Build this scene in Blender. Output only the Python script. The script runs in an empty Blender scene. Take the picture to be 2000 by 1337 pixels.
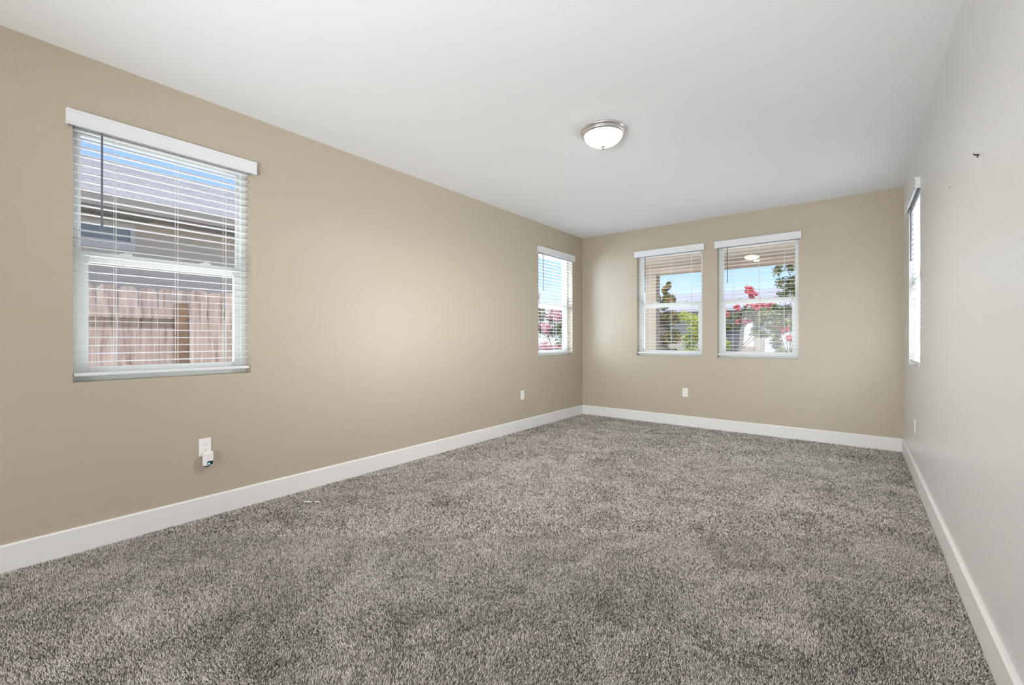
import bpy, bmesh, math, random
import numpy as np
from mathutils import Vector, Matrix, Euler

# ---------------------------------------------------------------- camera, world, lights
S = bpy.context.scene
COL = S.collection
random.seed(4)
rng = np.random.default_rng(7)

XL, XR, YB, YR, H = -3.36, 0.388, 6.05, -3.0, 2.74      # room: left, right, far, rear wall planes, ceiling
WT = 0.17                                             # wall thickness

cam_d = bpy.data.cameras.new('camera')
cam = bpy.data.objects.new('camera', cam_d)
COL.objects.link(cam)
cam.location = (0, 0, 1.175)
cam.rotation_euler = (math.radians(90), 0, math.radians(38.2))
cam_d.sensor_width = 36
cam_d.lens = 854 / 2000 * 36
cam_d.shift_y = -7.5 / 2000
cam_d.clip_start = 0.02
cam_d.clip_end = 300
S.camera = cam

S.view_settings.view_transform = 'Standard'
S.view_settings.look = 'None'
S.view_settings.exposure = 0.74
S.view_settings.gamma = 1.0
S.view_settings.use_curve_mapping = False


def nd(nt, typ, **kw):
    n = nt.nodes.new(typ)
    for k, v in kw.items():
        if k in n.inputs:
            n.inputs[k].default_value = v
        else:
            setattr(n, k, v)
    return n


w = bpy.data.worlds.new('world')
S.world = w
w.use_nodes = True
nt = w.node_tree
nt.nodes.clear()
sky = nd(nt, 'ShaderNodeTexSky')
sky.sky_type = 'NISHITA'
sky.sun_disc = False
sky.sun_elevation = math.radians(52)
sky.sun_rotation = math.radians(150)
sky.air_density = 1.0
sky.dust_density = 0.6
sky.ozone_density = 2.0
tc = nd(nt, 'ShaderNodeTexCoord')
mp = nd(nt, 'ShaderNodeMapping')
mp.inputs['Scale'].default_value = (1, 1, 3.2)
cn = nd(nt, 'ShaderNodeTexNoise', Scale=2.6, Detail=6.0, Roughness=0.6)
cr = nd(nt, 'ShaderNodeMapRange')
cr.inputs['From Min'].default_value = 0.54
cr.inputs['From Max'].default_value = 0.8
sep = nd(nt, 'ShaderNodeSeparateXYZ')
hz = nd(nt, 'ShaderNodeMapRange')
hz.inputs['From Min'].default_value = 0.115
hz.inputs['From Max'].default_value = 0.07
mx = nd(nt, 'ShaderNodeMath', operation='MAXIMUM')
hs = nd(nt, 'ShaderNodeHueSaturation', Saturation=0.95)
mixc = nd(nt, 'ShaderNodeMix', data_type='RGBA')
bg = nd(nt, 'ShaderNodeBackground', Strength=1.0)
gain = nd(nt, 'ShaderNodeVectorMath', operation='SCALE')
gain.inputs['Scale'].default_value = 0.15
out = nd(nt, 'ShaderNodeOutputWorld')
L = nt.links.new
L(tc.outputs['Generated'], mp.inputs['Vector'])
L(mp.outputs[0], cn.inputs['Vector'])
L(cn.outputs['Fac'], cr.inputs['Value'])
L(tc.outputs['Generated'], sep.inputs[0])
L(sep.outputs['Z'], hz.inputs['Value'])
L(cr.outputs[0], mx.inputs[0])
L(hz.outputs[0], mx.inputs[1])
L(sky.outputs[0], gain.inputs[0])
flat = nd(nt, 'ShaderNodeMix', data_type='RGBA')
flat.inputs['Factor'].default_value = 0.62
flat.inputs['B'].default_value = (0.25, 0.42, 0.72, 1)
L(gain.outputs[0], flat.inputs['A'])
L(flat.outputs['Result'], hs.inputs['Color'])
L(mx.outputs[0], mixc.inputs['Factor'])
L(hs.outputs[0], mixc.inputs['A'])
mixc.inputs['B'].default_value = (0.66, 0.70, 0.76, 1)
L(mixc.outputs['Result'], bg.inputs['Color'])
L(bg.outputs[0], out.inputs[0])


def light(name, typ, loc, energy, color=(1, 1, 1), rot=(0, 0, 0), **kw):
    d = bpy.data.lights.new(name, typ)
    d.energy = energy
    d.color = color
    for k, v in kw.items():
        setattr(d, k, v)
    o = bpy.data.objects.new(name, d)
    o.location = loc
    o.rotation_euler = rot
    COL.objects.link(o)
    return o


R90 = math.radians(90)
sun = light('sun', 'SUN', (5, -8, 12), 2.4, (1.0, 0.96, 0.88), angle=math.radians(0.6))
sun.rotation_euler = Vector((0.45, -0.62, 0.95)).to_track_quat('Z', 'Y').to_euler()
# added fill light, unseen, outside an opening made for it in the rear wall
light('rear_fill_light', 'AREA', (-1.45, YR - 0.25, 1.15), 58, (1.0, 0.975, 0.94), (math.radians(118), 0, 0),
      shape='RECTANGLE', size=3.0, size_y=2.1)
# area lights added outside the windows, out of sight, to brighten the ceiling
def window_fill(name, loc, to, e, sx, sy, c=(0.95, 0.97, 1.0)):
    o = light(name, 'AREA', loc, e, c, shape='RECTANGLE', size=sx, size_y=sy)
    o.rotation_euler = (Vector(loc) - Vector(to)).to_track_quat('Z', 'Y').to_euler()
window_fill('right_window_fill', (XR + 0.75, 5.5, 1.0), (-1.6, 3.3, 2.74), 180, 0.8, 0.9, (0.93, 0.965, 1.0))
window_fill('far_window_fill', (-1.5, YB + 0.95, 0.55), (-1.5, 3.0, 2.74), 40, 2.2, 0.55)
window_fill('left_window_fill', (XL - 0.95, 0.84, 0.55), (-1.0, 0.9, 2.74), 35, 1.1, 0.55)
window_fill('left_far_window_fill', (XL - 0.95, 5.25, 0.55), (-1.0, 4.6, 2.74), 80, 1.1, 0.55)
# two more area lights added outside the left far window as extra daylight
window_fill('left_far_window_fill_oblique', (XL - 1.25, 4.15, 1.75), (-2.4, 6.0, 1.5), 56, 0.9, 1.3, (0.72, 0.87, 1.0))
window_fill('left_far_window_fill_high', (-5.6, 6.6, 3.75), (0.39, 3.4, 1.1), 80, 1.6, 0.8, (0.80, 0.89, 1.0))
up = light('rear_fill_spot', 'SPOT', (-0.5, -1.9, 0.9), 335, (0.92, 0.965, 1.0), spot_size=math.radians(84), spot_blend=1.0, shadow_soft_size=0.2)  # unseen spot added behind the camera to brighten the ceiling
up.rotation_euler = (Vector((-0.5, -1.9, 0.9)) - Vector((-1.7, 3.3, 2.74))).to_track_quat('Z', 'Y').to_euler()

# ---------------------------------------------------------------- materials
MATS = {}


def mat(name, col, rough=0.6, spec=0.5, metal=0.0, bump=None, var=None, emit=None, coat=0.0):
    """procedural principled material; bump=(scale, strength, dist, detail); var=(scale, amount, col2)"""
    if name in MATS:
        return MATS[name]
    m = bpy.data.materials.new(name)
    m.use_nodes = True
    nt = m.node_tree
    b = nt.nodes['Principled BSDF']
    b.inputs['Roughness'].default_value = rough
    b.inputs['Metallic'].default_value = metal
    b.inputs['Specular IOR Level'].default_value = spec
    b.inputs['Coat Weight'].default_value = coat
    b.inputs['Base Color'].default_value = (*col, 1)
    tc = nt.nodes.new('ShaderNodeTexCoord')
    if var:
        n = nd(nt, 'ShaderNodeTexNoise', Scale=var[0], Detail=5.0, Roughness=0.6)
        nt.links.new(tc.outputs['Object'], n.inputs['Vector'])
        r = nd(nt, 'ShaderNodeMapRange')
        r.inputs['From Min'].default_value = 0.35
        r.inputs['From Max'].default_value = 0.65
        r.inputs['To Max'].default_value = var[1]
        nt.links.new(n.outputs['Fac'], r.inputs['Value'])
        x = nd(nt, 'ShaderNodeMix', data_type='RGBA')
        x.inputs['A'].default_value = (*col, 1)
        x.inputs['B'].default_value = (*var[2], 1)
        nt.links.new(r.outputs[0], x.inputs['Factor'])
        nt.links.new(x.outputs['Result'], b.inputs['Base Color'])
    if bump:
        n = nd(nt, 'ShaderNodeTexNoise', Scale=bump[0], Detail=bump[3] if len(bump) > 3 else 2.0)
        nt.links.new(tc.outputs['Object'], n.inputs['Vector'])
        bp = nd(nt, 'ShaderNodeBump', Strength=bump[1], Distance=bump[2])
        nt.links.new(n.outputs['Fac'], bp.inputs['Height'])
        nt.links.new(bp.outputs[0], b.inputs['Normal'])
    if emit:
        b.inputs['Emission Color'].default_value = (*emit[0], 1)
        b.inputs['Emission Strength'].default_value = emit[1]
    MATS[name] = m
    return m


def lin(r, g, b):
    f = lambda c: (c / 255 / 12.92) if c <= 10.3 else ((c / 255 + 0.055) / 1.055) ** 2.4
    return (f(r), f(g), f(b))


M_wall = mat('tan_wall_paint', lin(184, 172, 153), 0.42, 0.5, bump=(55, 0.35, 0.004, 3.0))
M_wall_r = mat('tan_wall_paint_cool_light', lin(226, 225, 223), 0.30, 0.5, bump=(55, 0.5, 0.004, 3.0))  # same tan paint as elsewhere, with cool daylight put into its colour
M_ceil = mat('ceiling_paint', lin(246, 247, 249), 0.85, 0.2, bump=(70, 0.15, 0.003, 3.0))
M_trim = mat('white_trim_paint', lin(232, 230, 227), 0.4, 0.5)
M_vinyl = mat('white_vinyl', lin(226, 230, 226), 0.35, 0.5)
M_slat = mat('white_slat', lin(226, 227, 230), 0.4, 0.4)
M_cord = mat('blind_cord', lin(225, 225, 222), 0.8)
M_wand = mat('grey_wand_plastic', lin(96, 98, 108), 0.25, 0.5)
M_plate = mat('outlet_plastic', lin(240, 238, 234), 0.3)
M_dark = mat('dark_slot', lin(50, 48, 46), 0.6)
M_nickel = mat('brushed_nickel', lin(216, 213, 210), 0.28, metal=1.0)
M_stucco = mat('stucco', lin(192, 174, 158), 0.9, 0.2, bump=(60, 0.6, 0.01, 4.0))


def glass_mat():
    m = bpy.data.materials.new('window_glass')
    m.use_nodes = True
    nt = m.node_tree
    nt.nodes.clear()
    t = nd(nt, 'ShaderNodeBsdfTransparent', Color=(0.95, 0.965, 0.97, 1))
    g = nd(nt, 'ShaderNodeBsdfGlossy', Roughness=0.02)
    lw = nd(nt, 'ShaderNodeLayerWeight', Blend=0.5)
    pw = nd(nt, 'ShaderNodeMath', operation='POWER')
    nt.links.new(lw.outputs['Facing'], pw.inputs[0])
    pw.inputs[1].default_value = 5.0
    f = nd(nt, 'ShaderNodeMath', operation='MULTIPLY_ADD')
    nt.links.new(pw.outputs[0], f.inputs[0])
    f.inputs[1].default_value = 0.85
    f.inputs[2].default_value = 0.03
    x = nt.nodes.new('ShaderNodeMixShader')
    o = nt.nodes.new('ShaderNodeOutputMaterial')
    nt.links.new(f.outputs[0], x.inputs[0])
    nt.links.new(t.outputs[0], x.inputs[1])
    nt.links.new(g.outputs[0], x.inputs[2])
    nt.links.new(x.outputs[0], o.inputs[0])
    return m


M_glass = glass_mat()


def carpet_mat():
    m = bpy.data.materials.new('grey_frieze_carpet')
    m.use_nodes = True
    nt = m.node_tree
    b = nt.nodes['Principled BSDF']
    b.inputs['Roughness'].default_value = 0.95
    b.inputs['Specular IOR Level'].default_value = 0.1
    b.inputs['Sheen Weight'].default_value = 0.15
    L = nt.links.new
    tc = nt.nodes.new('ShaderNodeTexCoord')
    P = tc.outputs['Object']
    # tufts: fine fibre noise and yarn cells
    n1 = nd(nt, 'ShaderNodeTexNoise', Scale=95.0, Detail=5.0, Roughness=0.72, Distortion=0.6)
    L(P, n1.inputs['Vector'])
    vo = nd(nt, 'ShaderNodeTexVoronoi', Scale=120.0)
    L(P, vo.inputs['Vector'])
    sp = nd(nt, 'ShaderNodeSeparateColor')
    L(vo.outputs['Color'], sp.inputs[0])
    ad = nd(nt, 'ShaderNodeMath', operation='MULTIPLY_ADD')
    L(sp.outputs[0], ad.inputs[0])
    ad.inputs[1].default_value = 0.30
    L(n1.outputs['Fac'], ad.inputs[2])
    # footprints and vacuum strokes lay the pile over: broad mottling, stretched along one diagonal
    mp = nd(nt, 'ShaderNodeMapping')
    mp.inputs['Rotation'].default_value = (0, 0, math.radians(35))
    mp.inputs['Scale'].default_value = (1.0, 2.2, 1.0)
    L(P, mp.inputs['Vector'])
    n2 = nd(nt, 'ShaderNodeTexNoise', Scale=2.2, Detail=6.0, Roughness=0.62, Distortion=0.5)
    L(mp.outputs[0], n2.inputs['Vector'])
    n3 = nd(nt, 'ShaderNodeTexNoise', Scale=9.0, Detail=4.0, Roughness=0.6)
    L(mp.outputs[0], n3.inputs['Vector'])
    a2 = nd(nt, 'ShaderNodeMath', operation='MULTIPLY_ADD')
    L(n2.outputs['Fac'], a2.inputs[0])
    a2.inputs[1].default_value = 0.42
    L(ad.outputs[0], a2.inputs[2])
    a3 = nd(nt, 'ShaderNodeMath', operation='MULTIPLY_ADD')
    L(n3.outputs['Fac'], a3.inputs[0])
    a3.inputs[1].default_value = 0.22
    L(a2.outputs[0], a3.inputs[2])
    cr = nt.nodes.new('ShaderNodeValToRGB')
    e = cr.color_ramp.elements
    e[0].position, e[0].color = 0.66, (*lin(60, 55, 52), 1)
    e[1].position, e[1].color = 1.28 - 0.28, (*lin(170, 163, 156), 1)
    k = cr.color_ramp.elements.new(0.84)
    k.color = (*lin(120, 113, 107), 1)
    sc = nd(nt, 'ShaderNodeMath', operation='MULTIPLY')
    sc.inputs[1].default_value = 0.85
    L(a3.outputs[0], sc.inputs[0])
    L(sc.outputs[0], cr.inputs[0])
    L(cr.outputs[0], b.inputs['Base Color'])
    bp = nd(nt, 'ShaderNodeBump', Strength=0.9, Distance=0.008)
    L(ad.outputs[0], bp.inputs['Height'])
    L(bp.outputs[0], b.inputs['Normal'])
    return m


# ---------------------------------------------------------------- mesh helpers
def box(bm, x0, x1, y0, y1, z0, z1):
    vs = [bm.verts.new((x, y, z)) for z in (z0, z1) for x, y in ((x0, y0), (x1, y0), (x1, y1), (x0, y1))]
    for f in ((3, 2, 1, 0), (4, 5, 6, 7), (0, 1, 5, 4), (1, 2, 6, 5), (2, 3, 7, 6), (3, 0, 4, 7)):
        bm.faces.new([vs[i] for i in f])
    return vs


def tube(bm, p0, p1, r, n=10, r1=None):
    p0, p1 = Vector(p0), Vector(p1)
    q = (p1 - p0).to_track_quat('Z', 'Y').to_matrix()
    r1 = r if r1 is None else r1
    a = [bm.verts.new(p0 + q @ Vector((math.cos(t) * r, math.sin(t) * r, 0))) for t in [2 * math.pi * i / n for i in range(n)]]
    b = [bm.verts.new(p1 + q @ Vector((math.cos(t) * r1, math.sin(t) * r1, 0))) for t in [2 * math.pi * i / n for i in range(n)]]
    for i in range(n):
        bm.faces.new((a[i], a[(i + 1) % n], b[(i + 1) % n], b[i]))
    bm.faces.new(a[::-1])
    bm.faces.new(b)


def lathe(bm, prof, n=48, c=(0, 0, 0)):
    rings = []
    for r, z in prof:
        if r < 1e-5:
            rings.append([bm.verts.new((c[0], c[1], c[2] + z))])
        else:
            rings.append([bm.verts.new((c[0] + r * math.cos(2 * math.pi * i / n), c[1] + r * math.sin(2 * math.pi * i / n), c[2] + z)) for i in range(n)])
    for A, B in zip(rings, rings[1:]):
        for i in range(n):
            j = (i + 1) % n
            if len(A) == 1 and len(B) == 1:
                continue
            if len(A) == 1:
                bm.faces.new((A[0], B[j], B[i]))
            elif len(B) == 1:
                bm.faces.new((A[i], A[j], B[0]))
            else:
                bm.faces.new((A[i], A[j], B[j], B[i]))


def prism(bm, pts, axis, a, b):
    """extrude a 2-D outline along axis (0=x,1=y,2=z) from a to b"""
    def P(u, v, t):
        return {0: (t, u, v), 1: (u, t, v), 2: (u, v, t)}[axis]
    A = [bm.verts.new(P(u, v, a)) for u, v in pts]
    B = [bm.verts.new(P(u, v, b)) for u, v in pts]
    n = len(pts)
    for i in range(n):
        bm.faces.new((A[i], A[(i + 1) % n], B[(i + 1) % n], B[i]))
    bm.faces.new(A[::-1])
    bm.faces.new(B)


def obj(name, bm, m, parent=None, loc=None, bevel=0, smooth=False, mtx=None):
    if mtx is not None:
        bmesh.ops.transform(bm, matrix=mtx, verts=bm.verts)
    bmesh.ops.recalc_face_normals(bm, faces=bm.faces)
    me = bpy.data.meshes.new(name)
    bm.to_mesh(me)
    bm.free()
    me.materials.append(m)
    if smooth:
        for p in me.polygons:
            p.use_smooth = True
    o = bpy.data.objects.new(name, me)
    COL.objects.link(o)
    if parent:
        o.parent = parent
    if loc:
        o.location = loc
    if bevel:
        b = o.modifiers.new('bevel', 'BEVEL')
        b.width = bevel
        b.segments = 2
        b.limit_method = 'ANGLE'
    return o


def thing(name, label, cat, loc=(0, 0, 0), rz=0, group=None):
    o = bpy.data.objects.new(name, None)
    o.empty_display_size = 0.1
    COL.objects.link(o)
    o.location = loc
    o.rotation_euler = (0, 0, rz)
    tag(o, label, cat, group)
    return o


def tag(o, label, cat, group=None, kind=None):
    o['label'] = label
    o['category'] = cat
    if group:
        o['group'] = group
    if kind:
        o['kind'] = kind
    return o


def struct(o, label=None):
    o['kind'] = 'structure'
    if label:
        o['label'] = label
    return o


B = bmesh.new

# ---------------------------------------------------------------- room shell
Z0W, Z1W = 0.935, 2.385
W1 = (0.393, 1.287)
W2 = (4.845, 5.742)
W3 = (-2.475, -1.585)
W4 = (-1.402, -0.523)
W5 = (4.597, 5.49)


def wall_mesh(u0, u1, z0, z1, holes, place):
    """wall slab with rectangular holes; place(bm,u0,u1,z0,z1) adds one box"""
    bm = B()
    us = sorted({u0, u1, *[h[0] for h in holes], *[h[1] for h in holes]})
    for a, b in zip(us, us[1:]):
        hh = [h for h in holes if h[0] <= a + 1e-6 and h[1] >= b - 1e-6]
        if not hh:
            place(bm, a, b, z0, z1)
        else:
            h = hh[0]
            if h[2] > z0:
                place(bm, a, b, z0, h[2])
            place(bm, a, b, h[3], z1)
    bmesh.ops.remove_doubles(bm, verts=bm.verts, dist=1e-5)
    # drop the inner faces shared by neighbouring boxes
    seen = {}
    for f in list(bm.faces):
        k = tuple(sorted(v.index for v in f.verts)) if False else frozenset(f.verts)
        seen.setdefault(k, []).append(f)
    kill = [f for fs in seen.values() if len(fs) > 1 for f in fs]
    bmesh.ops.delete(bm, geom=kill, context='FACES')
    return bm


struct(obj('wall_left', wall_mesh(YR - WT, YB + WT, -0.02, H, [(*W1, Z0W, Z1W), (*W2, Z0W, Z1W)],
       lambda bm, a, b, c, d: box(bm, XL - WT, XL, a, b, c, d)), M_wall))
struct(obj('wall_back', wall_mesh(XL, XR, -0.02, H, [(*W3, Z0W, Z1W), (*W4, Z0W, Z1W)],
       lambda bm, a, b, c, d: box(bm, a, b, YB, YB + WT, c, d)), M_wall))
struct(obj('wall_right', wall_mesh(YR - WT, YB + WT, -0.02, H, [(*W5, Z0W, Z1W)],
       lambda bm, a, b, c, d: box(bm, XR, XR + WT, a, b, c, d)), M_wall_r))
struct(obj('wall_rear', wall_mesh(XL, XR, -0.02, H, [(-3.0, 0.1, -0.02, 2.35)],
       lambda bm, a, b, c, d: box(bm, a, b, YR - WT, YR, c, d)), M_wall))  # opening added for the rear fill light
bm = B(); box(bm, XL - WT, XR + WT, YR - WT, YB + WT, H, H + 0.12)
struct(obj('ceiling', bm, M_ceil))
bm = B(); box(bm, XL - 0.0, XR + 0.0, YR - WT, YB, -0.12, 0)
floor = struct(obj('floor', bm, carpet_mat()))


def pile_mat():
    m = bpy.data.materials.new('carpet_yarn')
    m.use_nodes = True
    nt = m.node_tree
    L = nt.links.new
    b = nt.nodes['Principled BSDF']
    b.inputs['Roughness'].default_value = 0.95
    b.inputs['Specular IOR Level'].default_value = 0.08
    at = nd(nt, 'ShaderNodeAttribute', attribute_name='yarn')
    tc = nt.nodes.new('ShaderNodeTexCoord')
    n2 = nd(nt, 'ShaderNodeTexNoise', Scale=2.6, Detail=7.0, Roughness=0.70, Distortion=1.2)
    L(tc.outputs['Object'], n2.inputs['Vector'])
    a = nd(nt, 'ShaderNodeMath', operation='MULTIPLY_ADD')
    L(n2.outputs['Fac'], a.inputs[0])
    a.inputs[1].default_value = 1.2
    L(at.outputs['Fac'], a.inputs[2])
    sb = nd(nt, 'ShaderNodeMath', operation='SUBTRACT')
    L(a.outputs[0], sb.inputs[0])
    sb.inputs[1].default_value = 0.60
    cr = nt.nodes.new('ShaderNodeValToRGB')
    e = cr.color_ramp.elements
    e[0].position, e[0].color = 0.0, (*lin(88, 80, 76), 1)
    e[1].position, e[1].color = 1.0, (*lin(240, 233, 225), 1)
    k = e.new(0.5)
    k.color = (*lin(184, 176, 168), 1)
    L(sb.outputs[0], cr.inputs[0])
    L(cr.outputs[0], b.inputs['Base Color'])
    return m


def smooth_noise(P, cell, r):
    """bilinear value noise on the floor plane"""
    g = r.uniform(-1, 1, (80, 80))
    q = (P - np.array([XL - 1, -4.0])) / cell
    i = np.floor(q).astype(int)
    f = q - i
    f = f * f * (3 - 2 * f)
    i %= 79
    x, y = i[:, 0], i[:, 1]
    return ((g[x, y] * (1 - f[:, 0]) + g[x + 1, y] * f[:, 0]) * (1 - f[:, 1])
            + (g[x, y + 1] * (1 - f[:, 0]) + g[x + 1, y + 1] * f[:, 0]) * f[:, 1])


def carpet_pile():
    r = np.random.default_rng(21)
    F = np.array([-math.sin(math.radians(38.2)), math.cos(math.radians(38.2))])
    R = np.array([F[1], -F[0]])
    allP, allS = [], []
    for d0, d1, sp in ((0.9, 2.6, 0.0052), (2.6, 4.2, 0.0070), (4.2, 9.0, 0.0095)):
        xs = np.arange(XL + 0.016, XR - 0.016, sp)
        ys = np.arange(-0.6, YB - 0.016, sp)
        X, Y = np.meshgrid(xs, ys)
        P = np.stack([X.ravel(), Y.ravel()], 1)
        dep = P @ F
        lat = P @ R
        k = (dep >= d0) & (dep < d1) & (np.abs(lat) < dep * 1.19 + 0.45)
        P = P[k] + r.uniform(-0.5, 0.5, (k.sum(), 2)) * sp
        P[:, 0] = np.clip(P[:, 0], XL + 0.018, XR - 0.018)
        P[:, 1] = np.minimum(P[:, 1], YB - 0.018)
        allP.append(P)
        allS.append(np.full(len(P), sp))
    P = np.concatenate(allP)
    sp = np.concatenate(allS)
    n = len(P)
    # the pile leans with footprints and vacuum strokes
    lean = np.stack([smooth_noise(P, 0.34, r) + 0.6 * smooth_noise(P, 0.12, r), smooth_noise(P, 0.34, r) + 0.6 * smooth_noise(P, 0.12, r)], 1) * 0.0035
    tip = P + lean + r.normal(0, 0.0028, (n, 2)) * (sp / 0.0055)[:, None]
    tip[:, 0] = np.clip(tip[:, 0], XL + 0.0155, XR - 0.0155)
    tip[:, 1] = np.minimum(tip[:, 1], YB - 0.0155)
    h = r.uniform(0.006, 0.0115, n)
    h *= np.where(sp < 0.006, 1.08, 1.0)
    a0 = r.uniform(0, 2 * math.pi, n)
    co = np.zeros((n, 4, 3))
    br = np.where(sp < 0.006, 0.42, np.where(sp < 0.008, 0.56, 0.62))
    for k in range(3):
        a = a0 + k * 2 * math.pi / 3
        co[:, k, 0] = P[:, 0] + np.cos(a) * sp * br
        co[:, k, 1] = P[:, 1] + np.sin(a) * sp * br
        co[:, k, 2] = 0.0008
    co[:, 3, :2] = tip
    co[:, 3, 2] = h
    me = bpy.data.meshes.new('carpet_pile')
    me.vertices.add(4 * n)
    me.vertices.foreach_set('co', co.astype(np.float32).ravel())
    idx = np.arange(n)[:, None] * 4
    tri = np.concatenate([idx + [0, 1, 3], idx + [1, 2, 3], idx + [2, 0, 3]], 1).reshape(-1)
    me.loops.add(len(tri))
    me.loops.foreach_set('vertex_index', tri.astype(np.int32))
    me.polygons.add(3 * n)
    me.polygons.foreach_set('loop_start', np.arange(0, 9 * n, 3, dtype=np.int32))
    me.polygons.foreach_set('loop_total', np.full(3 * n, 3, dtype=np.int32))
    me.update()
    at = me.attributes.new('yarn', 'FLOAT', 'POINT')
    c = np.clip(0.5 + r.normal(0, 0.36, n), 0, 1)
    at.data.foreach_set('value', np.repeat(c, 4).astype(np.float32))
    me.materials.append(pile_mat())
    o = bpy.data.objects.new('carpet_pile', me)
    COL.objects.link(o)
    o.parent = floor
    o['kind'] = 'stuff'
    return o


carpet_pile()

BH, BT = 0.142, 0.015
prof = lambda s, w0: [(w0, 0), (w0 + s * BT, 0), (w0 + s * BT, BH - 0.007), (w0 + s * BT * 0.55, BH), (w0, BH)]
bm = B(); prism(bm, prof(1, XL), 1, YR, YB); struct(obj('baseboard_left', bm, M_trim))
bm = B(); prism(bm, prof(-1, XR), 1, YR, YB); struct(obj('baseboard_right', bm, M_trim))
bm = B(); prism(bm, prof(-1, YB), 0, XL + BT, XR - BT); struct(obj('baseboard_back', bm, M_trim))


# ---------------------------------------------------------------- windows + blinds
# built in local coordinates: u along the wall from the left edge as seen from inside, d = depth into the wall (+ outwards), z up
def to_mtx(origin, rz):
    return Matrix.Translation(origin) @ Matrix.Rotation(rz, 4, 'Z')


def window(n, W, frame):
    """vinyl single-hung window set in the outer part of the opening; local x along, local y outwards"""
    r = bpy.data.objects.new('window_%d' % n, None)
    COL.objects.link(r)
    r.matrix_world = frame
    struct(r)
    z0, z1 = Z0W, Z1W
    d0, d1 = 0.085, 0.16
    fw = 0.032
    bm = B()
    box(bm, 0, fw, d0, d1, z0, z1); box(bm, W - fw, W, d0, d1, z0, z1)
    box(bm, fw, W - fw, d0, d1, z0, z0 + fw); box(bm, fw, W - fw, d0, d1, z1 - fw, z1)
    obj('window_frame', bm, M_vinyl, r, bevel=0.002)
    zm = 1.655
    # upper sash (outer track): slim rails
    bm = B(); s = 0.016
    a, b = fw, W - fw
    box(bm, a, a + s, d0 + 0.045, d1 - 0.005, zm, z1 - fw); box(bm, b - s, b, d0 + 0.045, d1 - 0.005, zm, z1 - fw)
    box(bm, a + s, b - s, d0 + 0.045, d1 - 0.005, z1 - fw - s, z1 - fw); box(bm, a + s, b - s, d0 + 0.045, d1 - 0.005, zm - 0.02, zm + 0.015)
    up = obj('upper_sash', bm, M_vinyl, r, bevel=0.0015)
    bm = B(); box(bm, a + s, b - s, d0 + 0.055, d0 + 0.058, zm + 0.015, z1 - fw - s)
    obj('glass_pane', bm, M_glass, up)
    # lower sash (inner track): wider stiles
    bm = B(); s = 0.042
    box(bm, a, a + s, d0 + 0.008, d0 + 0.042, z0 + fw, zm + 0.02); box(bm, b - s, b, d0 + 0.008, d0 + 0.042, z0 + fw, zm + 0.02)
    box(bm, a + s, b - s, d0 + 0.008, d0 + 0.042, z0 + fw, z0 + fw + 0.045); box(bm, a + s, b - s, d0 + 0.008, d0 + 0.042, zm - 0.04, zm + 0.02)
    lo = obj('lower_sash', bm, M_vinyl, r, bevel=0.002)
    bm = B(); box(bm, a + s, b - s, d0 + 0.022, d0 + 0.025, z0 + fw + 0.045, zm - 0.04)
    obj('glass_pane', bm, M_glass, lo)
    for t in (0.27, 0.73):
        bm = B()
        cx = W * t
        box(bm, cx - 0.03, cx + 0.03, d0 + 0.012, d0 + 0.04, zm + 0.02, zm + 0.028)
        tube(bm, (cx, d0 + 0.025, zm + 0.02), (cx, d0 + 0.025, zm + 0.036), 0.011, 14)
        box(bm, cx - 0.004, cx + 0.026, d0 + 0.019, d0 + 0.031, zm + 0.03, zm + 0.038)
        obj('sash_lock', bm, M_vinyl, lo, bevel=0.001)
    return r


PITCH = 0.046


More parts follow.
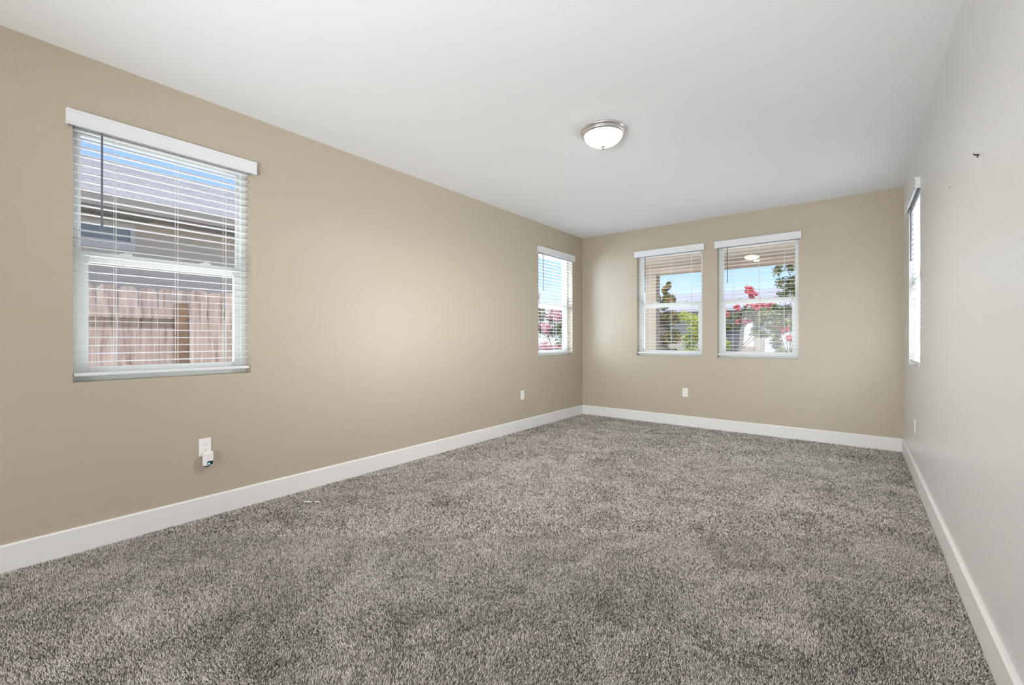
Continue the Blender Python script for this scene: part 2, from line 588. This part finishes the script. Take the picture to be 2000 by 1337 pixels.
def blind(W, frame, label, wand_len, tilt=0.055):
    r = thing('window_blind', label, 'window blind', group='white horizontal slat window blinds')
    r.matrix_world = frame
    sd0, sd1 = 0.012, 0.062        # slat depth range, just inside the opening
    # slats: thin, slightly crowned boards with route holes hidden behind the ladder cords
    bm = B()
    z = 1.044
    zt = 2.335
    while z < zt:
        c = (sd0 + sd1) / 2
        t = tilt
        pts = []
        for k, s in enumerate((-1, -0.5, 0, 0.5, 1)):
            y = s * 0.025
            pts.append((y, 0.0016 + 0.0012 * (1 - s * s)))
        pts += [(y, h - 0.0028) for y, h in pts[::-1]]
        ct, st = math.cos(t), math.sin(t)
        pts = [(c + y * ct - h * st, z + y * st + h * ct) for y, h in pts]
        prism(bm, pts, 0, 0.006, W - 0.006)
        z += PITCH
    obj('slats', bm, M_slat, r)
    bm = B(); box(bm, 0.004, W - 0.004, sd0 - 0.002, sd1 + 0.002, 0.966, 0.984)
    br = obj('bottom_rail', bm, M_slat, r, bevel=0.003)
    for t in (0.2, 0.5, 0.8):
        bm = B(); tube(bm, (W * t, (sd0 + sd1) / 2, 0.9655), (W * t, (sd0 + sd1) / 2, 0.962), 0.006, 12)
        obj('cord_button', bm, M_slat, br)
    bm = B(); box(bm, 0.004, W - 0.004, sd0 - 0.004, sd1 + 0.002, 2.34, Z1W - 0.001)
    obj('headrail', bm, M_slat, r, bevel=0.002)
    # valance: stepped crown front with returns back to the wall
    bm = B()
    y0 = -0.030
    za, zb = 2.333, 2.418
    pr = [(y0 + 0.011, za), (y0 + 0.011, zb), (y0 - 0.004, zb), (y0 - 0.004, zb - 0.012), (y0, zb - 0.018), (y0, za + 0.018), (y0 - 0.003, za + 0.012), (y0 - 0.003, za)]
    prism(bm, pr, 0, -0.028, W + 0.028)
    box(bm, -0.028, -0.017, y0 + 0.011, -0.0006, za, zb)
    box(bm, W + 0.017, W + 0.028, y0 + 0.011, -0.0006, za, zb)
    obj('valance', bm, M_slat, r, bevel=0.0012)
    for t in (0.2, 0.53, 0.83):
        bm = B()
        for y in (sd0 - 0.003, sd1 + 0.003):
            tube(bm, (W * t, y, 0.975), (W * t, y, 2.345), 0.0011, 5)
        tube(bm, (W * t + 0.006, (sd0 + sd1) / 2, 0.975), (W * t + 0.006, (sd0 + sd1) / 2, 2.345), 0.001, 5)
        obj('ladder_cord', bm, M_cord, r)
    x = 0.118
    bm = B()
    tube(bm, (x, sd0 - 0.010, 2.322), (x, sd0 - 0.010, 2.322 - wand_len), 0.0048, 8)
    tube(bm, (x, sd0 - 0.010, 2.322 - wand_len), (x, sd0 - 0.010, 2.322 - wand_len - 0.02), 0.006, 8, 0.0045)
    tube(bm, (x, sd0 - 0.010, 2.32), (x, sd0 - 0.002, 2.345), 0.002, 6)
    obj('tilt_wand', bm, M_wand, r)
    return r


# left wall: outwards = -x, u grows with +y ; local x -> +y, local y -> -x : rotation +90
fL1 = to_mtx((XL, W1[0], 0), R90)
fL2 = to_mtx((XL, W2[0], 0), R90)
fB3 = to_mtx((W3[0], YB, 0), 0)
fB4 = to_mtx((W4[0], YB, 0), 0)
fR5 = to_mtx((XR, W5[1], 0), -R90)      # local x -> -y, local y -> +x
for n, (f, W) in enumerate(((fL1, W1), (fL2, W2), (fB3, W3), (fB4, W4), (fR5, W5)), 1):
    window(n, W[1] - W[0], f)
blind(W1[1] - W1[0], fL1, 'large white slat blind nearest the camera, on the left wall, fence behind it', 0.49)
blind(W2[1] - W2[0], fL2, 'narrow-looking white slat blind on the left wall next to the far corner', 0.47)
blind(W3[1] - W3[0], fB3, 'white slat blind on the far wall, left one of the pair, post and trees behind', 0.47)
blind(W4[1] - W4[0], fB4, 'white slat blind on the far wall, right one of the pair, pink blossom behind', 0.42)
blind(W5[1] - W5[0], fR5, 'white slat blind seen edge-on on the right wall', 0.42)


# ---------------------------------------------------------------- ceiling light
LX, LY = -1.49, 3.0
t = thing('ceiling_light', 'flush dome ceiling light with frosted bowl and brushed nickel ring, lit', 'ceiling light', (LX, LY, H))
bm = B()
lathe(bm, [(0.0, -0.001), (0.158, -0.001), (0.168, -0.006), (0.171, -0.013), (0.168, -0.020), (0.158, -0.024), (0.155, -0.028),
           (0.160, -0.034), (0.158, -0.042), (0.148, -0.048), (0.139, -0.048), (0.137, -0.044), (0.0, -0.044)], 64)
obj("metal_ring", bm, M_nickel, t, smooth=True)
bm = B()
pr = [(0.1385, -0.046)]
for i in range(1, 17):
    q = i / 16
    pr.append((0.1385 * (1 - q ** 2.3) ** 0.75 if i < 16 else 0.0, -0.046 - 0.080 * q))
lathe(bm, pr)
M_bowl = mat('frosted_bowl', lin(250, 247, 240), 0.35, emit=((1.0, 0.965, 0.92), 0.55))
_nt = M_bowl.node_tree
_mx = _nt.nodes.new('ShaderNodeMixShader'); _mx.inputs[0].default_value = 0.5
_tr = _nt.nodes.new('ShaderNodeBsdfTransparent')
_nt.links.new(_nt.nodes['Principled BSDF'].outputs[0], _mx.inputs[1]); _nt.links.new(_tr.outputs[0], _mx.inputs[2])
_nt.links.new(_mx.outputs[0], _nt.nodes['Material Output'].inputs[0])
light('ceiling_light_bulb', 'SPOT', (LX, LY, H - 0.075), 155, (1.0, 0.985, 0.96), shadow_soft_size=0.05, spot_size=math.radians(168), spot_blend=0.7)
obj('glass_bowl', bm, M_bowl, t, smooth=True)
bm = B()
lathe(bm, [(0.0, -0.122), (0.015, -0.124), (0.016, -0.129), (0.008, -0.133), (0.006, -0.138), (0.008, -0.142), (0.006, -0.148), (0.0, -0.150)], 20)
obj('finial', bm, mat('aged_nickel', lin(150, 146, 142), 0.35, metal=1.0), t, smooth=True)

bm = B()
lathe(bm, [(0.0, -0.001), (0.030, -0.001), (0.034, -0.003), (0.034, -0.008), (0.028, -0.012), (0.0, -0.012)], 32)
o = obj('sprinkler_cover', bm, M_plate, None, (-1.50, 5.03, H), smooth=False)
tag(o, 'small round white sprinkler cover on the ceiling towards the far wall', 'sprinkler cover')


# ---------------------------------------------------------------- outlets
def outlet(frame, label):
    r = thing('wall_outlet', label, 'outlet', group='white duplex wall outlets')
    r.matrix_world = frame
    # local: x along the wall, y outwards into the wall, z up ; origin at the plate centre
    bm = B(); box(bm, -0.035, 0.035, -0.0055, -0.0003, -0.0575, 0.0575)
    obj('cover_plate', bm, M_plate, r, bevel=0.0025)
    for zc in (0.0195, -0.0195):
        bm = B()
        pts = [(0.017 * math.cos(a) , zc + max(-0.0135, min(0.0135, 0.017 * math.sin(a)))) for a in [2 * math.pi * i / 28 for i in range(28)]]
        prism(bm, pts, 1, -0.0075, -0.005)
        s = obj('socket', bm, M_plate, r)
        bm = B()
        box(bm, -0.0078, -0.0058, -0.0079, -0.0072, zc - 0.001, zc + 0.008)
        box(bm, 0.0055, 0.0075, -0.0079, -0.0072, zc - 0.0005, zc + 0.0075)
        tube(bm, (0, -0.0079, zc - 0.007), (0, -0.0072, zc - 0.007), 0.0026, 12)
        obj('socket_slots', bm, M_dark, s)
    bm = B(); tube(bm, (0, -0.0066, 0), (0, -0.005, 0), 0.003, 12)
    obj('screw', bm, M_plate, r)
    return r


outlet(to_mtx((XL, 1.009, 0.465), R90), 'white duplex outlet low under the large left window, plug-in device in it')
outlet(to_mtx((XL, 4.482, 0.453), R90), 'white duplex outlet low on the left wall near the far corner')
outlet(to_mtx((-1.801, YB, 0.454), 0), 'white duplex outlet on the far wall under the window pair')
outlet(to_mtx((XR, 4.95, 0.447), -R90), 'white duplex outlet on the right wall, seen almost edge-on')

t = thing('plug_in_device', 'small white plug-in device with teal light, in the outlet under the large left window', 'plug-in device',
          (XL + 0.0082, 1.016, 0.405), R90)
bm = B(); box(bm, -0.026, 0.030, -0.036, 0, -0.058, 0.030)
obj('body', bm, M_plate, t, bevel=0.007)
M_navy = mat('dark_teal_plastic', lin(18, 44, 60), 0.2)
bm = B(); box(bm, -0.006, 0.0255, -0.0372, -0.034, -0.052, -0.028)
d = obj('sensor_window', bm, M_navy, t, bevel=0.001)
d['label'] = 'dark glossy sensor window'
bm = B(); tube(bm, (0.003, -0.038, -0.043), (0.003, -0.037, -0.043), 0.005, 16)
obj('indicator_light', bm, mat('teal_indicator', lin(140, 230, 240), 0.3, emit=(lin(120, 225, 240), 1.1)), d)
bm = B(); box(bm, -0.018, 0.010, -0.030, -0.010, -0.064, -0.0575)
obj('underside_lens', bm, M_navy, t)

# ---------------------------------------------------------------- little marks on the walls and the floor
t = thing('wall_hook', 'tiny dark metal hook high on the right wall', 'hook', (XR, 2.541, 1.914), -R90)
bm = B()
tube(bm, (0, -0.0002, 0), (0, -0.014, 0.002), 0.0035, 8)
tube(bm, (0, -0.012, 0.002), (0.0, -0.016, 0.008), 0.0022, 8)
tube(bm, (-0.020, -0.002, -0.004), (0.0, -0.003, 0.001), 0.0018, 8)
obj('metal_pin', bm, mat('dark_metal', lin(60, 56, 54), 0.4, metal=0.6), t)
M_hole = mat('nail_hole_shadow', lin(120, 106, 90), 0.9)  # dark studs stand for nailholes, the shade inside put into the colour


def pin(loc, axis, label, r=0.0035):
    bm = B()
    d = {'L': (1, 0, 0), 'R': (-1, 0, 0), 'B': (0, -1, 0)}[axis]
    tube(bm, (d[0] * 0.0002, d[1] * 0.0002, 0), (d[0] * 0.003, d[1] * 0.003, 0), r, 10, r * 0.6)
    tag(obj('nailhole', bm, M_hole, None, loc), label, 'nailhole', 'nailholes left in the walls')


pin((XL, 1.902, 2.233), 'L', 'tiny nail in the left wall, the one nearer the large window')
pin((XL, 2.759, 2.184), 'L', 'tiny nail in the left wall, the one farther from the large window')
pin((XR, 3.237, 1.971), 'R', 'tiny nail in the right wall left of the dark hook')
pin((-0.089, YB, 1.969), 'B', 'tiny nail in the far wall right of the window pair')
bm = B()
rr = random.Random(3)
x = 0.0
pts = [(-3.089, 1.535), (-3.002, 1.603)]
for i in range(6):
    if i == 3:
        continue
    a, b_ = i / 6, (i + 0.85) / 6
    p = Vector((pts[0][0] + (pts[1][0] - pts[0][0]) * a, pts[0][1] + (pts[1][1] - pts[0][1]) * a, 0.0135))
    q = Vector((pts[0][0] + (pts[1][0] - pts[0][0]) * b_, pts[0][1] + (pts[1][1] - pts[0][1]) * b_, 0.0135))
    tube(bm, p, q, 0.0036, 6)  # thin white tubes laid as a broken line on the carpet
tag(obj('white_sliver', bm, mat('white_sliver', lin(250, 248, 244), 0.7)), 'thin broken white thread lying on the carpet by the left wall', 'sliver')

# ================================================================ outside
GZ = -0.15
M_grass = mat('ground_cover', lin(120, 128, 96), 0.95, var=(3.0, 1.0, lin(150, 146, 120)))
M_conc = mat('concrete', lin(196, 192, 184), 0.9, var=(5.0, 0.7, lin(180, 176, 168)))
bm = B(); box(bm, -40, 30, -20, 60, GZ - 0.3, GZ)
g = obj('ground', bm, M_grass); tag(g, 'open ground outside the windows', 'ground', kind='structure')

# eaves of this house, unseen, added to keep direct sun out
bm = B()
box(bm, XL - WT - 0.45, XL - WT, YR, YB + WT, H + 0.02, H + 0.14)
struct(obj('trim_1', bm, M_stucco))
bm = B(); box(bm, XR + WT, XR + WT + 0.45, YR, YB + WT, H + 0.02, H + 0.14)
struct(obj('trim_2', bm, M_stucco))

# front porch
PY = 8.3
bm = B(); box(bm, XL - WT, 2.6, YB + WT, PY + 0.12, 2.5, 2.6)
struct(obj('porch_ceiling', bm, M_stucco))
bm = B(); box(bm, XL - WT, 2.6, PY - 0.12, PY + 0.12, 2.385, 2.5); box(bm, XL - WT, 2.6, PY - 0.12, PY + 0.12, 2.6, 3.0)
struct(obj('porch_beam', bm, M_stucco))
bm = B(); box(bm, XL - WT - 0.1, 2.6, YB + WT, PY + 0.3, GZ, -0.04)
struct(obj('porch_slab', bm, M_conc))
t = thing('porch_post', 'square tan stucco porch post behind the left one of the far window pair', 'post', (-3.08, PY, -0.04))
bm = B(); box(bm, -0.105, 0.105, -0.105, 0.105, 0, 2.425); obj('shaft', bm, M_stucco, t, bevel=0.01)
bm = B(); box(bm, -0.14, 0.14, -0.14, 0.14, 0, 0.3); obj('base', bm, M_stucco, t, bevel=0.01)
t = thing('porch_light', 'lit dome light on the porch ceiling, seen through the right far window', 'porch light', (-1.30, 7.8, 2.5))
bm = B(); lathe(bm, [(0, 0), (0.12, 0), (0.124, -0.012), (0.112, -0.022), (0.0, -0.022)]); obj('ring', bm, M_nickel, t, smooth=True)
bm = B(); lathe(bm, [(0.108, -0.022), (0.10, -0.040), (0.08, -0.056), (0.045, -0.067), (0, -0.070)])
obj('glass_bowl', bm, mat('porch_bowl', lin(255, 235, 200), 0.4, emit=(lin(255, 232, 180), 0.9)), t, smooth=True)

# ---- neighbouring house beyond the fence
M_nst = mat('pinkish_stucco', lin(232, 220, 212), 0.95, 0.2, bump=(50, 0.5, 0.01, 4.0))
M_fascia = mat('fascia_paint', lin(150, 138, 130), 0.7)
M_white = mat('exterior_white', lin(238, 238, 242), 0.6)


def shingle_mat():
    m = mat('roof_shingle', lin(172, 166, 166), 0.95, 0.1)
    nt = m.node_tree
    b = nt.nodes['Principled BSDF']
    tc = nt.nodes.new('ShaderNodeTexCoord')
    mp = nd(nt, 'ShaderNodeMapping'); mp.inputs['Rotation'].default_value = (0, 0, R90)
    br = nd(nt, 'ShaderNodeTexBrick', Scale=2.2)
    br.inputs['Color1'].default_value = (*lin(176, 170, 170), 1)
    br.inputs['Color2'].default_value = (*lin(160, 154, 154), 1)
    br.inputs['Mortar'].default_value = (*lin(132, 126, 126), 1)
    br.inputs['Mortar Size'].default_value = 0.012
    nt.links.new(tc.outputs['Object'], mp.inputs[0])
    nt.links.new(mp.outputs[0], br.inputs['Vector'])
    nt.links.new(br.outputs['Color'], b.inputs['Base Color'])
    return m


M_shingle = shingle_mat()
hs_ = thing('neighbouring_house', 'pinkish stucco house with grey shingle roof beyond the wooden fence', 'house', (-6.8, 0, GZ))
bm = B(); box(bm, -6.0, 0, -6, 5.6, 0, 2.98 - GZ - 0.05); obj('wall', bm, M_nst, hs_)
bm = B()
# roof as a real wedge: eave at x=+0.5, ridge at x=-2.7
prism(bm, [(0.5, 2.71 - GZ), (-2.7, 4.06 - GZ), (-5.9, 2.71 - GZ), (-5.9, 2.60 - GZ), (0.5, 2.60 - GZ)], 1, -6.5, 6.1)
obj('roof', bm, M_shingle, hs_)
bm = B(); box(bm, 0.5, 0.53, -6.5, 6.1, 2.58 - GZ, 2.73 - GZ); obj('fascia', bm, M_fascia, hs_)
bm = B()
wy0, wy1 = 0.10, 1.32
z = [2.216 - GZ, 2.319 - GZ, 2.461 - GZ, 2.534 - GZ]
for a in ((wy0, wy0 + .045, z[1], z[2]), (wy1 - .042, wy1, z[1], z[2]), (wy0, wy1, z[2], z[3]), (wy0, wy1, z[0], z[1]), ((wy0 + wy1) / 2 - .02, (wy0 + wy1) / 2 + .02, z[1], z[2])):
    box(bm, 0, 0.03, *a)
wf = obj('window', bm, M_white, hs_)
bm = B(); box(bm, 0.004, 0.012, wy0 + .045, wy1 - .045, z[1], z[2])
obj('pane', bm, mat('blue_grey_pane', lin(158, 172, 188), 0.1), wf)
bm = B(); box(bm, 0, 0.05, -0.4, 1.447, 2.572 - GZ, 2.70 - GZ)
obj('shade_band_board', bm, mat('shade_band_grey', lin(150, 142, 138), 0.8), hs_)  # dark board stands for the shadow band above the window

# ---- wooden fence: dog-eared boards on rails
def fence(x, y0, y1, ztop, rail_side, label, cols, seed):
    rr = random.Random(seed)
    t = thing('wooden_fence', label, 'fence', (x, (y0 + y1) / 2, GZ), group=None)
    off = (y0 + y1) / 2
    bm = B()
    y = y0
    while y < y1 - 0.02:
        w_ = min(0.14, y1 - y)
        zt = ztop - GZ + rr.uniform(-0.006, 0.006)
        c = min(0.03, w_ * .2)
        dx = rr.uniform(-0.003, 0.003)
        prism(bm, [(y - off, 0), (y + w_ - .006 - off, 0), (y + w_ - .006 - off, zt - c), (y + w_ - .006 - c - off, zt), (y + c - off, zt), (y - off, zt - c)],
              0, dx - 0.008, dx + 0.008)
        y += 0.1445
    obj('boards', bm, cols, t)
    for z in (0.35, 1.05, 1.56):
        bm = B(); box(bm, *(sorted((rail_side * 0.012, rail_side * 0.05))), y0 - off, y1 - off, z - 0.045, z + 0.045)
        obj('rail', bm, cols, t)
    return t


def wood_mat():
    m = bpy.data.materials.new('weathered_fence_wood')
    m.use_nodes = True
    nt = m.node_tree
    b = nt.nodes['Principled BSDF']; b.inputs['Roughness'].default_value = 0.9
    tc = nt.nodes.new('ShaderNodeTexCoord')
    mp = nd(nt, 'ShaderNodeMapping'); mp.inputs['Scale'].default_value = (1, 9, 0.7)
    n = nd(nt, 'ShaderNodeTexNoise', Scale=3.0, Detail=7.0, Roughness=0.65)
    nt.links.new(tc.outputs['Object'], mp.inputs[0]); nt.links.new(mp.outputs[0], n.inputs['Vector'])
    cr = nt.nodes.new('ShaderNodeValToRGB'); e = cr.color_ramp.elements
    e[0].position, e[0].color = 0.30, (*lin(128, 112, 108), 1)
    e[1].position, e[1].color = 0.66, (*lin(206, 192, 190), 1)
    k = e.new(0.48); k.color = (*lin(180, 162, 160), 1)
    nt.links.new(n.outputs['Fac'], cr.inputs[0])
    nt.links.new(cr.outputs[0], b.inputs['Base Color'])
    bp = nd(nt, 'ShaderNodeBump', Strength=0.5, Distance=0.004)
    nt.links.new(n.outputs['Fac'], bp.inputs['Height']); nt.links.new(bp.outputs[0], b.inputs['Normal'])
    return m


M_wood = wood_mat()
fence(-5.22, -3.0, 1.44, 1.65, 1, 'weathered pinkish wood fence with rails, behind the left half of the large left window', M_wood, 1)
fence(-5.0, 1.385, 4.4, 1.635, -1, 'weathered wood fence section standing nearer, behind the right part of the large left window', M_wood, 2)
t = thing('fence_post', 'brown square wood post where the two fence sections meet', 'fence post', (-5.10, 1.34, GZ))
bm = B(); box(bm, -0.045, 0.045, -0.045, 0.045, 0, 1.66); obj('shaft', bm, mat('brown_post_wood', lin(150, 122, 104), 0.9, var=(9, 1.0, lin(120, 98, 84))), t)


# ---- plants
def leaf_mesh(pts, size, seed, fold=0.25, asp=0.5):
    r = np.random.default_rng(seed)
    n = len(pts)
    u = r.normal(size=(n, 3)); u /= np.linalg.norm(u, axis=1)[:, None]
    v = r.normal(size=(n, 3)); v -= (v * u).sum(1)[:, None] * u; v /= np.linalg.norm(v, axis=1)[:, None]
    wv = np.cross(u, v)
    s = (size * r.uniform(0.6, 1.3, n))[:, None]
    P = np.stack([pts - u * s * .5, pts + v * s * asp * .5 + wv * s * fold * .3, pts + u * s * .5, pts - v * s * asp * .5 + wv * s * fold * .3], 1)
    co = P.reshape(-1, 3)
    me = bpy.data.meshes.new('leaves')
    me.vertices.add(len(co)); me.vertices.foreach_set('co', co.ravel())
    idx = np.arange(n)[:, None] * 4
    tri = np.concatenate([idx + [0, 1, 2], idx + [0, 2, 3]], 1).reshape(-1)
    me.loops.add(len(tri)); me.loops.foreach_set('vertex_index', tri.astype(np.int32))
    me.polygons.add(2 * n)
    me.polygons.foreach_set('loop_start', np.arange(0, 6 * n, 3, dtype=np.int32))
    me.polygons.foreach_set('loop_total', np.full(2 * n, 3, dtype=np.int32))
    me.update()
    return me


def leaf_mat(name, c1, c2, sc=14, c3=None):
    m = bpy.data.materials.new(name)
    m.use_nodes = True
    nt = m.node_tree
    nt.nodes.clear()
    tc = nt.nodes.new('ShaderNodeTexCoord')
    n = nd(nt, 'ShaderNodeTexNoise', Scale=float(sc), Detail=3.0)
    cr = nt.nodes.new('ShaderNodeValToRGB'); e = cr.color_ramp.elements
    e[0].position, e[0].color = 0.38, (*c1, 1)
    e[1].position, e[1].color = 0.60, (*c2, 1)
    if c3:
        k = e.new(0.68); k.color = (*c3, 1)
    d = nt.nodes.new('ShaderNodeBsdfDiffuse'); tr = nt.nodes.new('ShaderNodeBsdfTranslucent')
    x = nt.nodes.new('ShaderNodeMixShader'); x.inputs[0].default_value = 0.35
    o = nt.nodes.new('ShaderNodeOutputMaterial')
    L = nt.links.new
    L(tc.outputs['Object'], n.inputs['Vector']); L(n.outputs['Fac'], cr.inputs[0])
    L(cr.outputs[0], d.inputs[0]); L(cr.outputs[0], tr.inputs[0])
    L(d.outputs[0], x.inputs[1]); L(tr.outputs[0], x.inputs[2]); L(x.outputs[0], o.inputs[0])
    return m


def blobs(centres, n, seed, shell=0.35):
    """points spread through ellipsoids (x,y,z,rx,ry,rz)"""
    r = np.random.default_rng(seed)
    c = np.array(centres)
    k = r.integers(0, len(c), n)
    d = r.normal(size=(n, 3)); d /= np.linalg.norm(d, axis=1)[:, None]
    rad = (shell + (1 - shell) * r.uniform(0, 1, n)) [:, None]
    return c[k, :3] + d * rad * c[k, 3:]


M_bark = mat('bark', lin(126, 104, 88), 0.95, bump=(30, 0.6, 0.01, 4.0))


def tree(name, label, cat, loc, h_trunk, crown, nleaf, lsize, lm, seed, bloom=None, nbloom=0, bm_=None, bsize=0.04, r0=0.04):
    t = thing(name, label, cat, loc)
    bm = B()
    rr = random.Random(seed)
    top = Vector((rr.uniform(-.05, .05), 0, h_trunk))
    tube(bm, (0, 0, 0), top, r0, 8, r0 * .7)
    for c in crown:
        tube(bm, top, Vector(c[:3]), r0 * .45, 6, r0 * .12)
    obj('trunk', bm, M_bark, t)
    # sub-clusters give the crown a ragged outline
    r = np.random.default_rng(seed)
    sub = []
    for c in crown:
        for p in blobs([c], 14, seed + int(abs(c[0]) * 10), 0.5):
            f = r.uniform(0.25, 0.45)
            sub.append((*p, c[3] * f, c[4] * f, c[5] * f))
    me = leaf_mesh(blobs(sub, nleaf, seed, 0.1), lsize, seed)
    me.materials.append(lm)
    o = bpy.data.objects.new('foliage', me); COL.objects.link(o); o.parent = t
    o['kind'] = 'stuff'
    if bloom:
        sub = []
        for c in bloom:
            for p in blobs([c], 9, seed + 31 + int(abs(c[2]) * 10), 0.4):
                f = r.uniform(0.25, 0.5)
                q = min(c[3], c[4]) * f
                sub.append((*p, q, q, max(q * 1.1, c[5] * f)))
        me = leaf_mesh(blobs(sub, nbloom, seed + 5, 0.3), bsize, seed + 6, asp=0.9)
        me.materials.append(bm_)
        o = bpy.data.objects.new('blossoms', me); COL.objects.link(o); o.parent = t
        o['kind'] = 'stuff'
    return t


M_lg = leaf_mat('green_and_sunlit_leaves', lin(70, 92, 48), lin(168, 172, 118), 9, lin(232, 224, 184))  # cream tone is sunlight on the leaves, painted into the ramp
M_lo = leaf_mat('green_and_orange_leaves', lin(78, 90, 46), lin(178, 164, 96), 8, lin(238, 176, 110))
M_ly = leaf_mat('yellow_green_leaves', lin(178, 196, 84), lin(240, 236, 140), 10)
M_pk = leaf_mat('pink_blossoms', lin(236, 100, 116), lin(250, 166, 170), 12)
M_pk2 = leaf_mat('pale_pink_blossoms', lin(214, 120, 140), lin(244, 196, 204), 14)

# conical tree behind the left window of the far pair
cone = [(0, 0, 0.55, .60, .5, .45), (0, 0, 1.0, .62, .5, .45), (0.05, 0, 1.5, .52, .45, .45), (0.02, 0, 2.0, .40, .35, .42), (0.06, 0, 2.4, .27, .25, .4)]
tree('garden_tree', 'narrow dark green tree with orange-tinged leaves, behind the left window of the far pair', 'tree', (-4.02, 11.4, GZ), 0.5, cone, 17000, 0.085, M_lo, 11)
tree('garden_shrub', 'yellow-green shrub right of the narrow tree, behind the left window of the far pair', 'shrub', (-3.92, 13.4, GZ), 0.4,
     [(0, 0, .8, .75, .6, .7), (.5, 0, 1.4, .6, .5, .6), (.1, 0, 1.7, .5, .4, .5)], 9000, 0.08, M_ly, 12)
tree('garden_shrub', 'low dark green shrub in front of the yellow-green one', 'shrub', (-3.3, 12.35, GZ), 0.2,
     [(0.1, 0, .45, .36, .35, .38), (-.1, 0.1, .4, .3, .3, .35)], 5000, 0.06, M_lg, 13)
# crepe myrtles behind the right window of the far pair
tree('flowering_tree', 'nearer pink-flowering tree at the right edge of the right far window', 'tree', (-1.0, 10.3, GZ), 0.8,
     [(-.02, 0, 2.55, .30, .3, .42), (.08, 0, 2.0, .32, .35, .45), (-.30, 0, 1.75, .38, .35, .25), (-.1, 0, 1.3, .34, .3, .4)], 10000, 0.055, M_lg, 14,
     [(-.16, 0, 1.52, .17, .15, .10), (-.62, 0, 2.05, .22, .15, .09), (.0, -.1, 1.35, .14, .1, .08), (-.8, 0, 2.35, .12, .1, .06)], 1500, M_pk, 0.045, 0.03)
tree('flowering_tree', 'farther pink-flowering tree at the left of the right far window', 'tree', (-2.55, 12.6, GZ), 0.9,
     [(-.2, 0, 1.75, .45, .3, .22), (.35, 0, 1.9, .4, .3, .25), (.9, 0, 1.95, .4, .3, .28), (.75, 0, 1.55, .35, .3, .2)], 8000, 0.055, M_lg, 15,
     [(-.35, 0, 2.0, .28, .2, .14), (.45, 0, 2.4, .12, .1, .12), (.1, 0, 2.15, .12, .1, .12), (.75, 0, 2.15, .4, .2, .14), (.2, 0, 1.75, .25, .2, .08)], 2400, M_pk, 0.05, 0.03)
# crepe myrtle behind the far window of the left wall
tree('flowering_tree', 'pink-flowering tree behind the small-looking left wall window by the corner', 'tree', (-7.0, 11.2, GZ), 0.6,
     [(0, 0, 1.2, .8, .8, .6), (-.3, .2, 1.8, .7, .7, .5), (.5, .5, 1.6, .7, .7, .6), (-.5, -.5, 2.2, .3, .4, .35)], 14000, 0.065, M_lg, 16,
     [(0, -.3, 2.05, .45, .45, .2), (.4, .2, 2.25, .35, .35, .2), (-.5, -.6, 2.55, .2, .2, .2), (.1, -.6, 1.1, .5, .4, .15), (-.3, -.5, 1.6, .3, .3, .15)], 2800, M_pk2, 0.05)

# ---- house across the street
hb = thing('street_house', 'grey house across the street with white garage door and white tapered porch column', 'house', (-4.5, 24, GZ))
M_hg = mat('grey_siding', lin(186, 176, 164), 0.9)
M_rg = mat('grey_roof', lin(196, 190, 194), 0.9, var=(4, 0.6, lin(182, 176, 180)))
bm = B(); box(bm, -6, 7, 0.4, 8, 0, 2.9); obj('wall', bm, M_hg, hb)
bm = B(); prism(bm, [(-0.4, 2.85), (4.2, 4.1), (8.8, 2.85), (8.8, 2.72), (-0.4, 2.72)], 0, -6.6, 7.6); obj('roof', bm, M_rg, hb)
bm = B(); box(bm, 1.0, 5.4, 0.34, 0.42, 0, 2.25)
gd = obj('garage_door', bm, M_white, hb)
bm = B()
for z in (0.56, 1.12, 1.68):
    box(bm, 1.0, 5.4, 0.33, 0.345, z - 0.012, z + 0.012)
obj('panel_grooves', bm, mat('groove_grey', lin(170, 170, 176), 0.8), gd)
bm = B(); box(bm, -1.1, -0.15, 0.34, 0.42, 0, 2.1); obj('front_door', bm, mat('dark_grey_door', lin(104, 102, 106), 0.6), hb)
bm = B(); box(bm, 0.12, 0.62, -0.25, 0.25, 0, 0.95); obj('stone_base', bm, mat('stone_veneer', lin(196, 168, 148), 0.9, var=(7, 1.0, lin(150, 128, 112))), hb)
bm = B()
for (h0, z) in ((0.2, 0.95), (0.13, 2.75)):
    pass
v = [bm.verts.new((0.37 + sx * hw, sy * hw, z)) for z, hw in ((0.95, 0.20), (2.72, 0.13)) for sx, sy in ((-1, -1), (1, -1), (1, 1), (-1, 1))]
for f in ((3, 2, 1, 0), (4, 5, 6, 7), (0, 1, 5, 4), (1, 2, 6, 5), (2, 3, 7, 6), (3, 0, 4, 7)):
    bm.faces.new([v[i] for i in f])
obj('column', bm, M_white, hb)
bm = B(); box(bm, -12, 8, -9.6, -3, 0.0, 0.02)
tag(obj('street', bm, mat('asphalt', lin(150, 148, 146), 0.95), None, (-4.5, 24, GZ)), 'grey street in front of the house opposite', 'street', kind='structure')
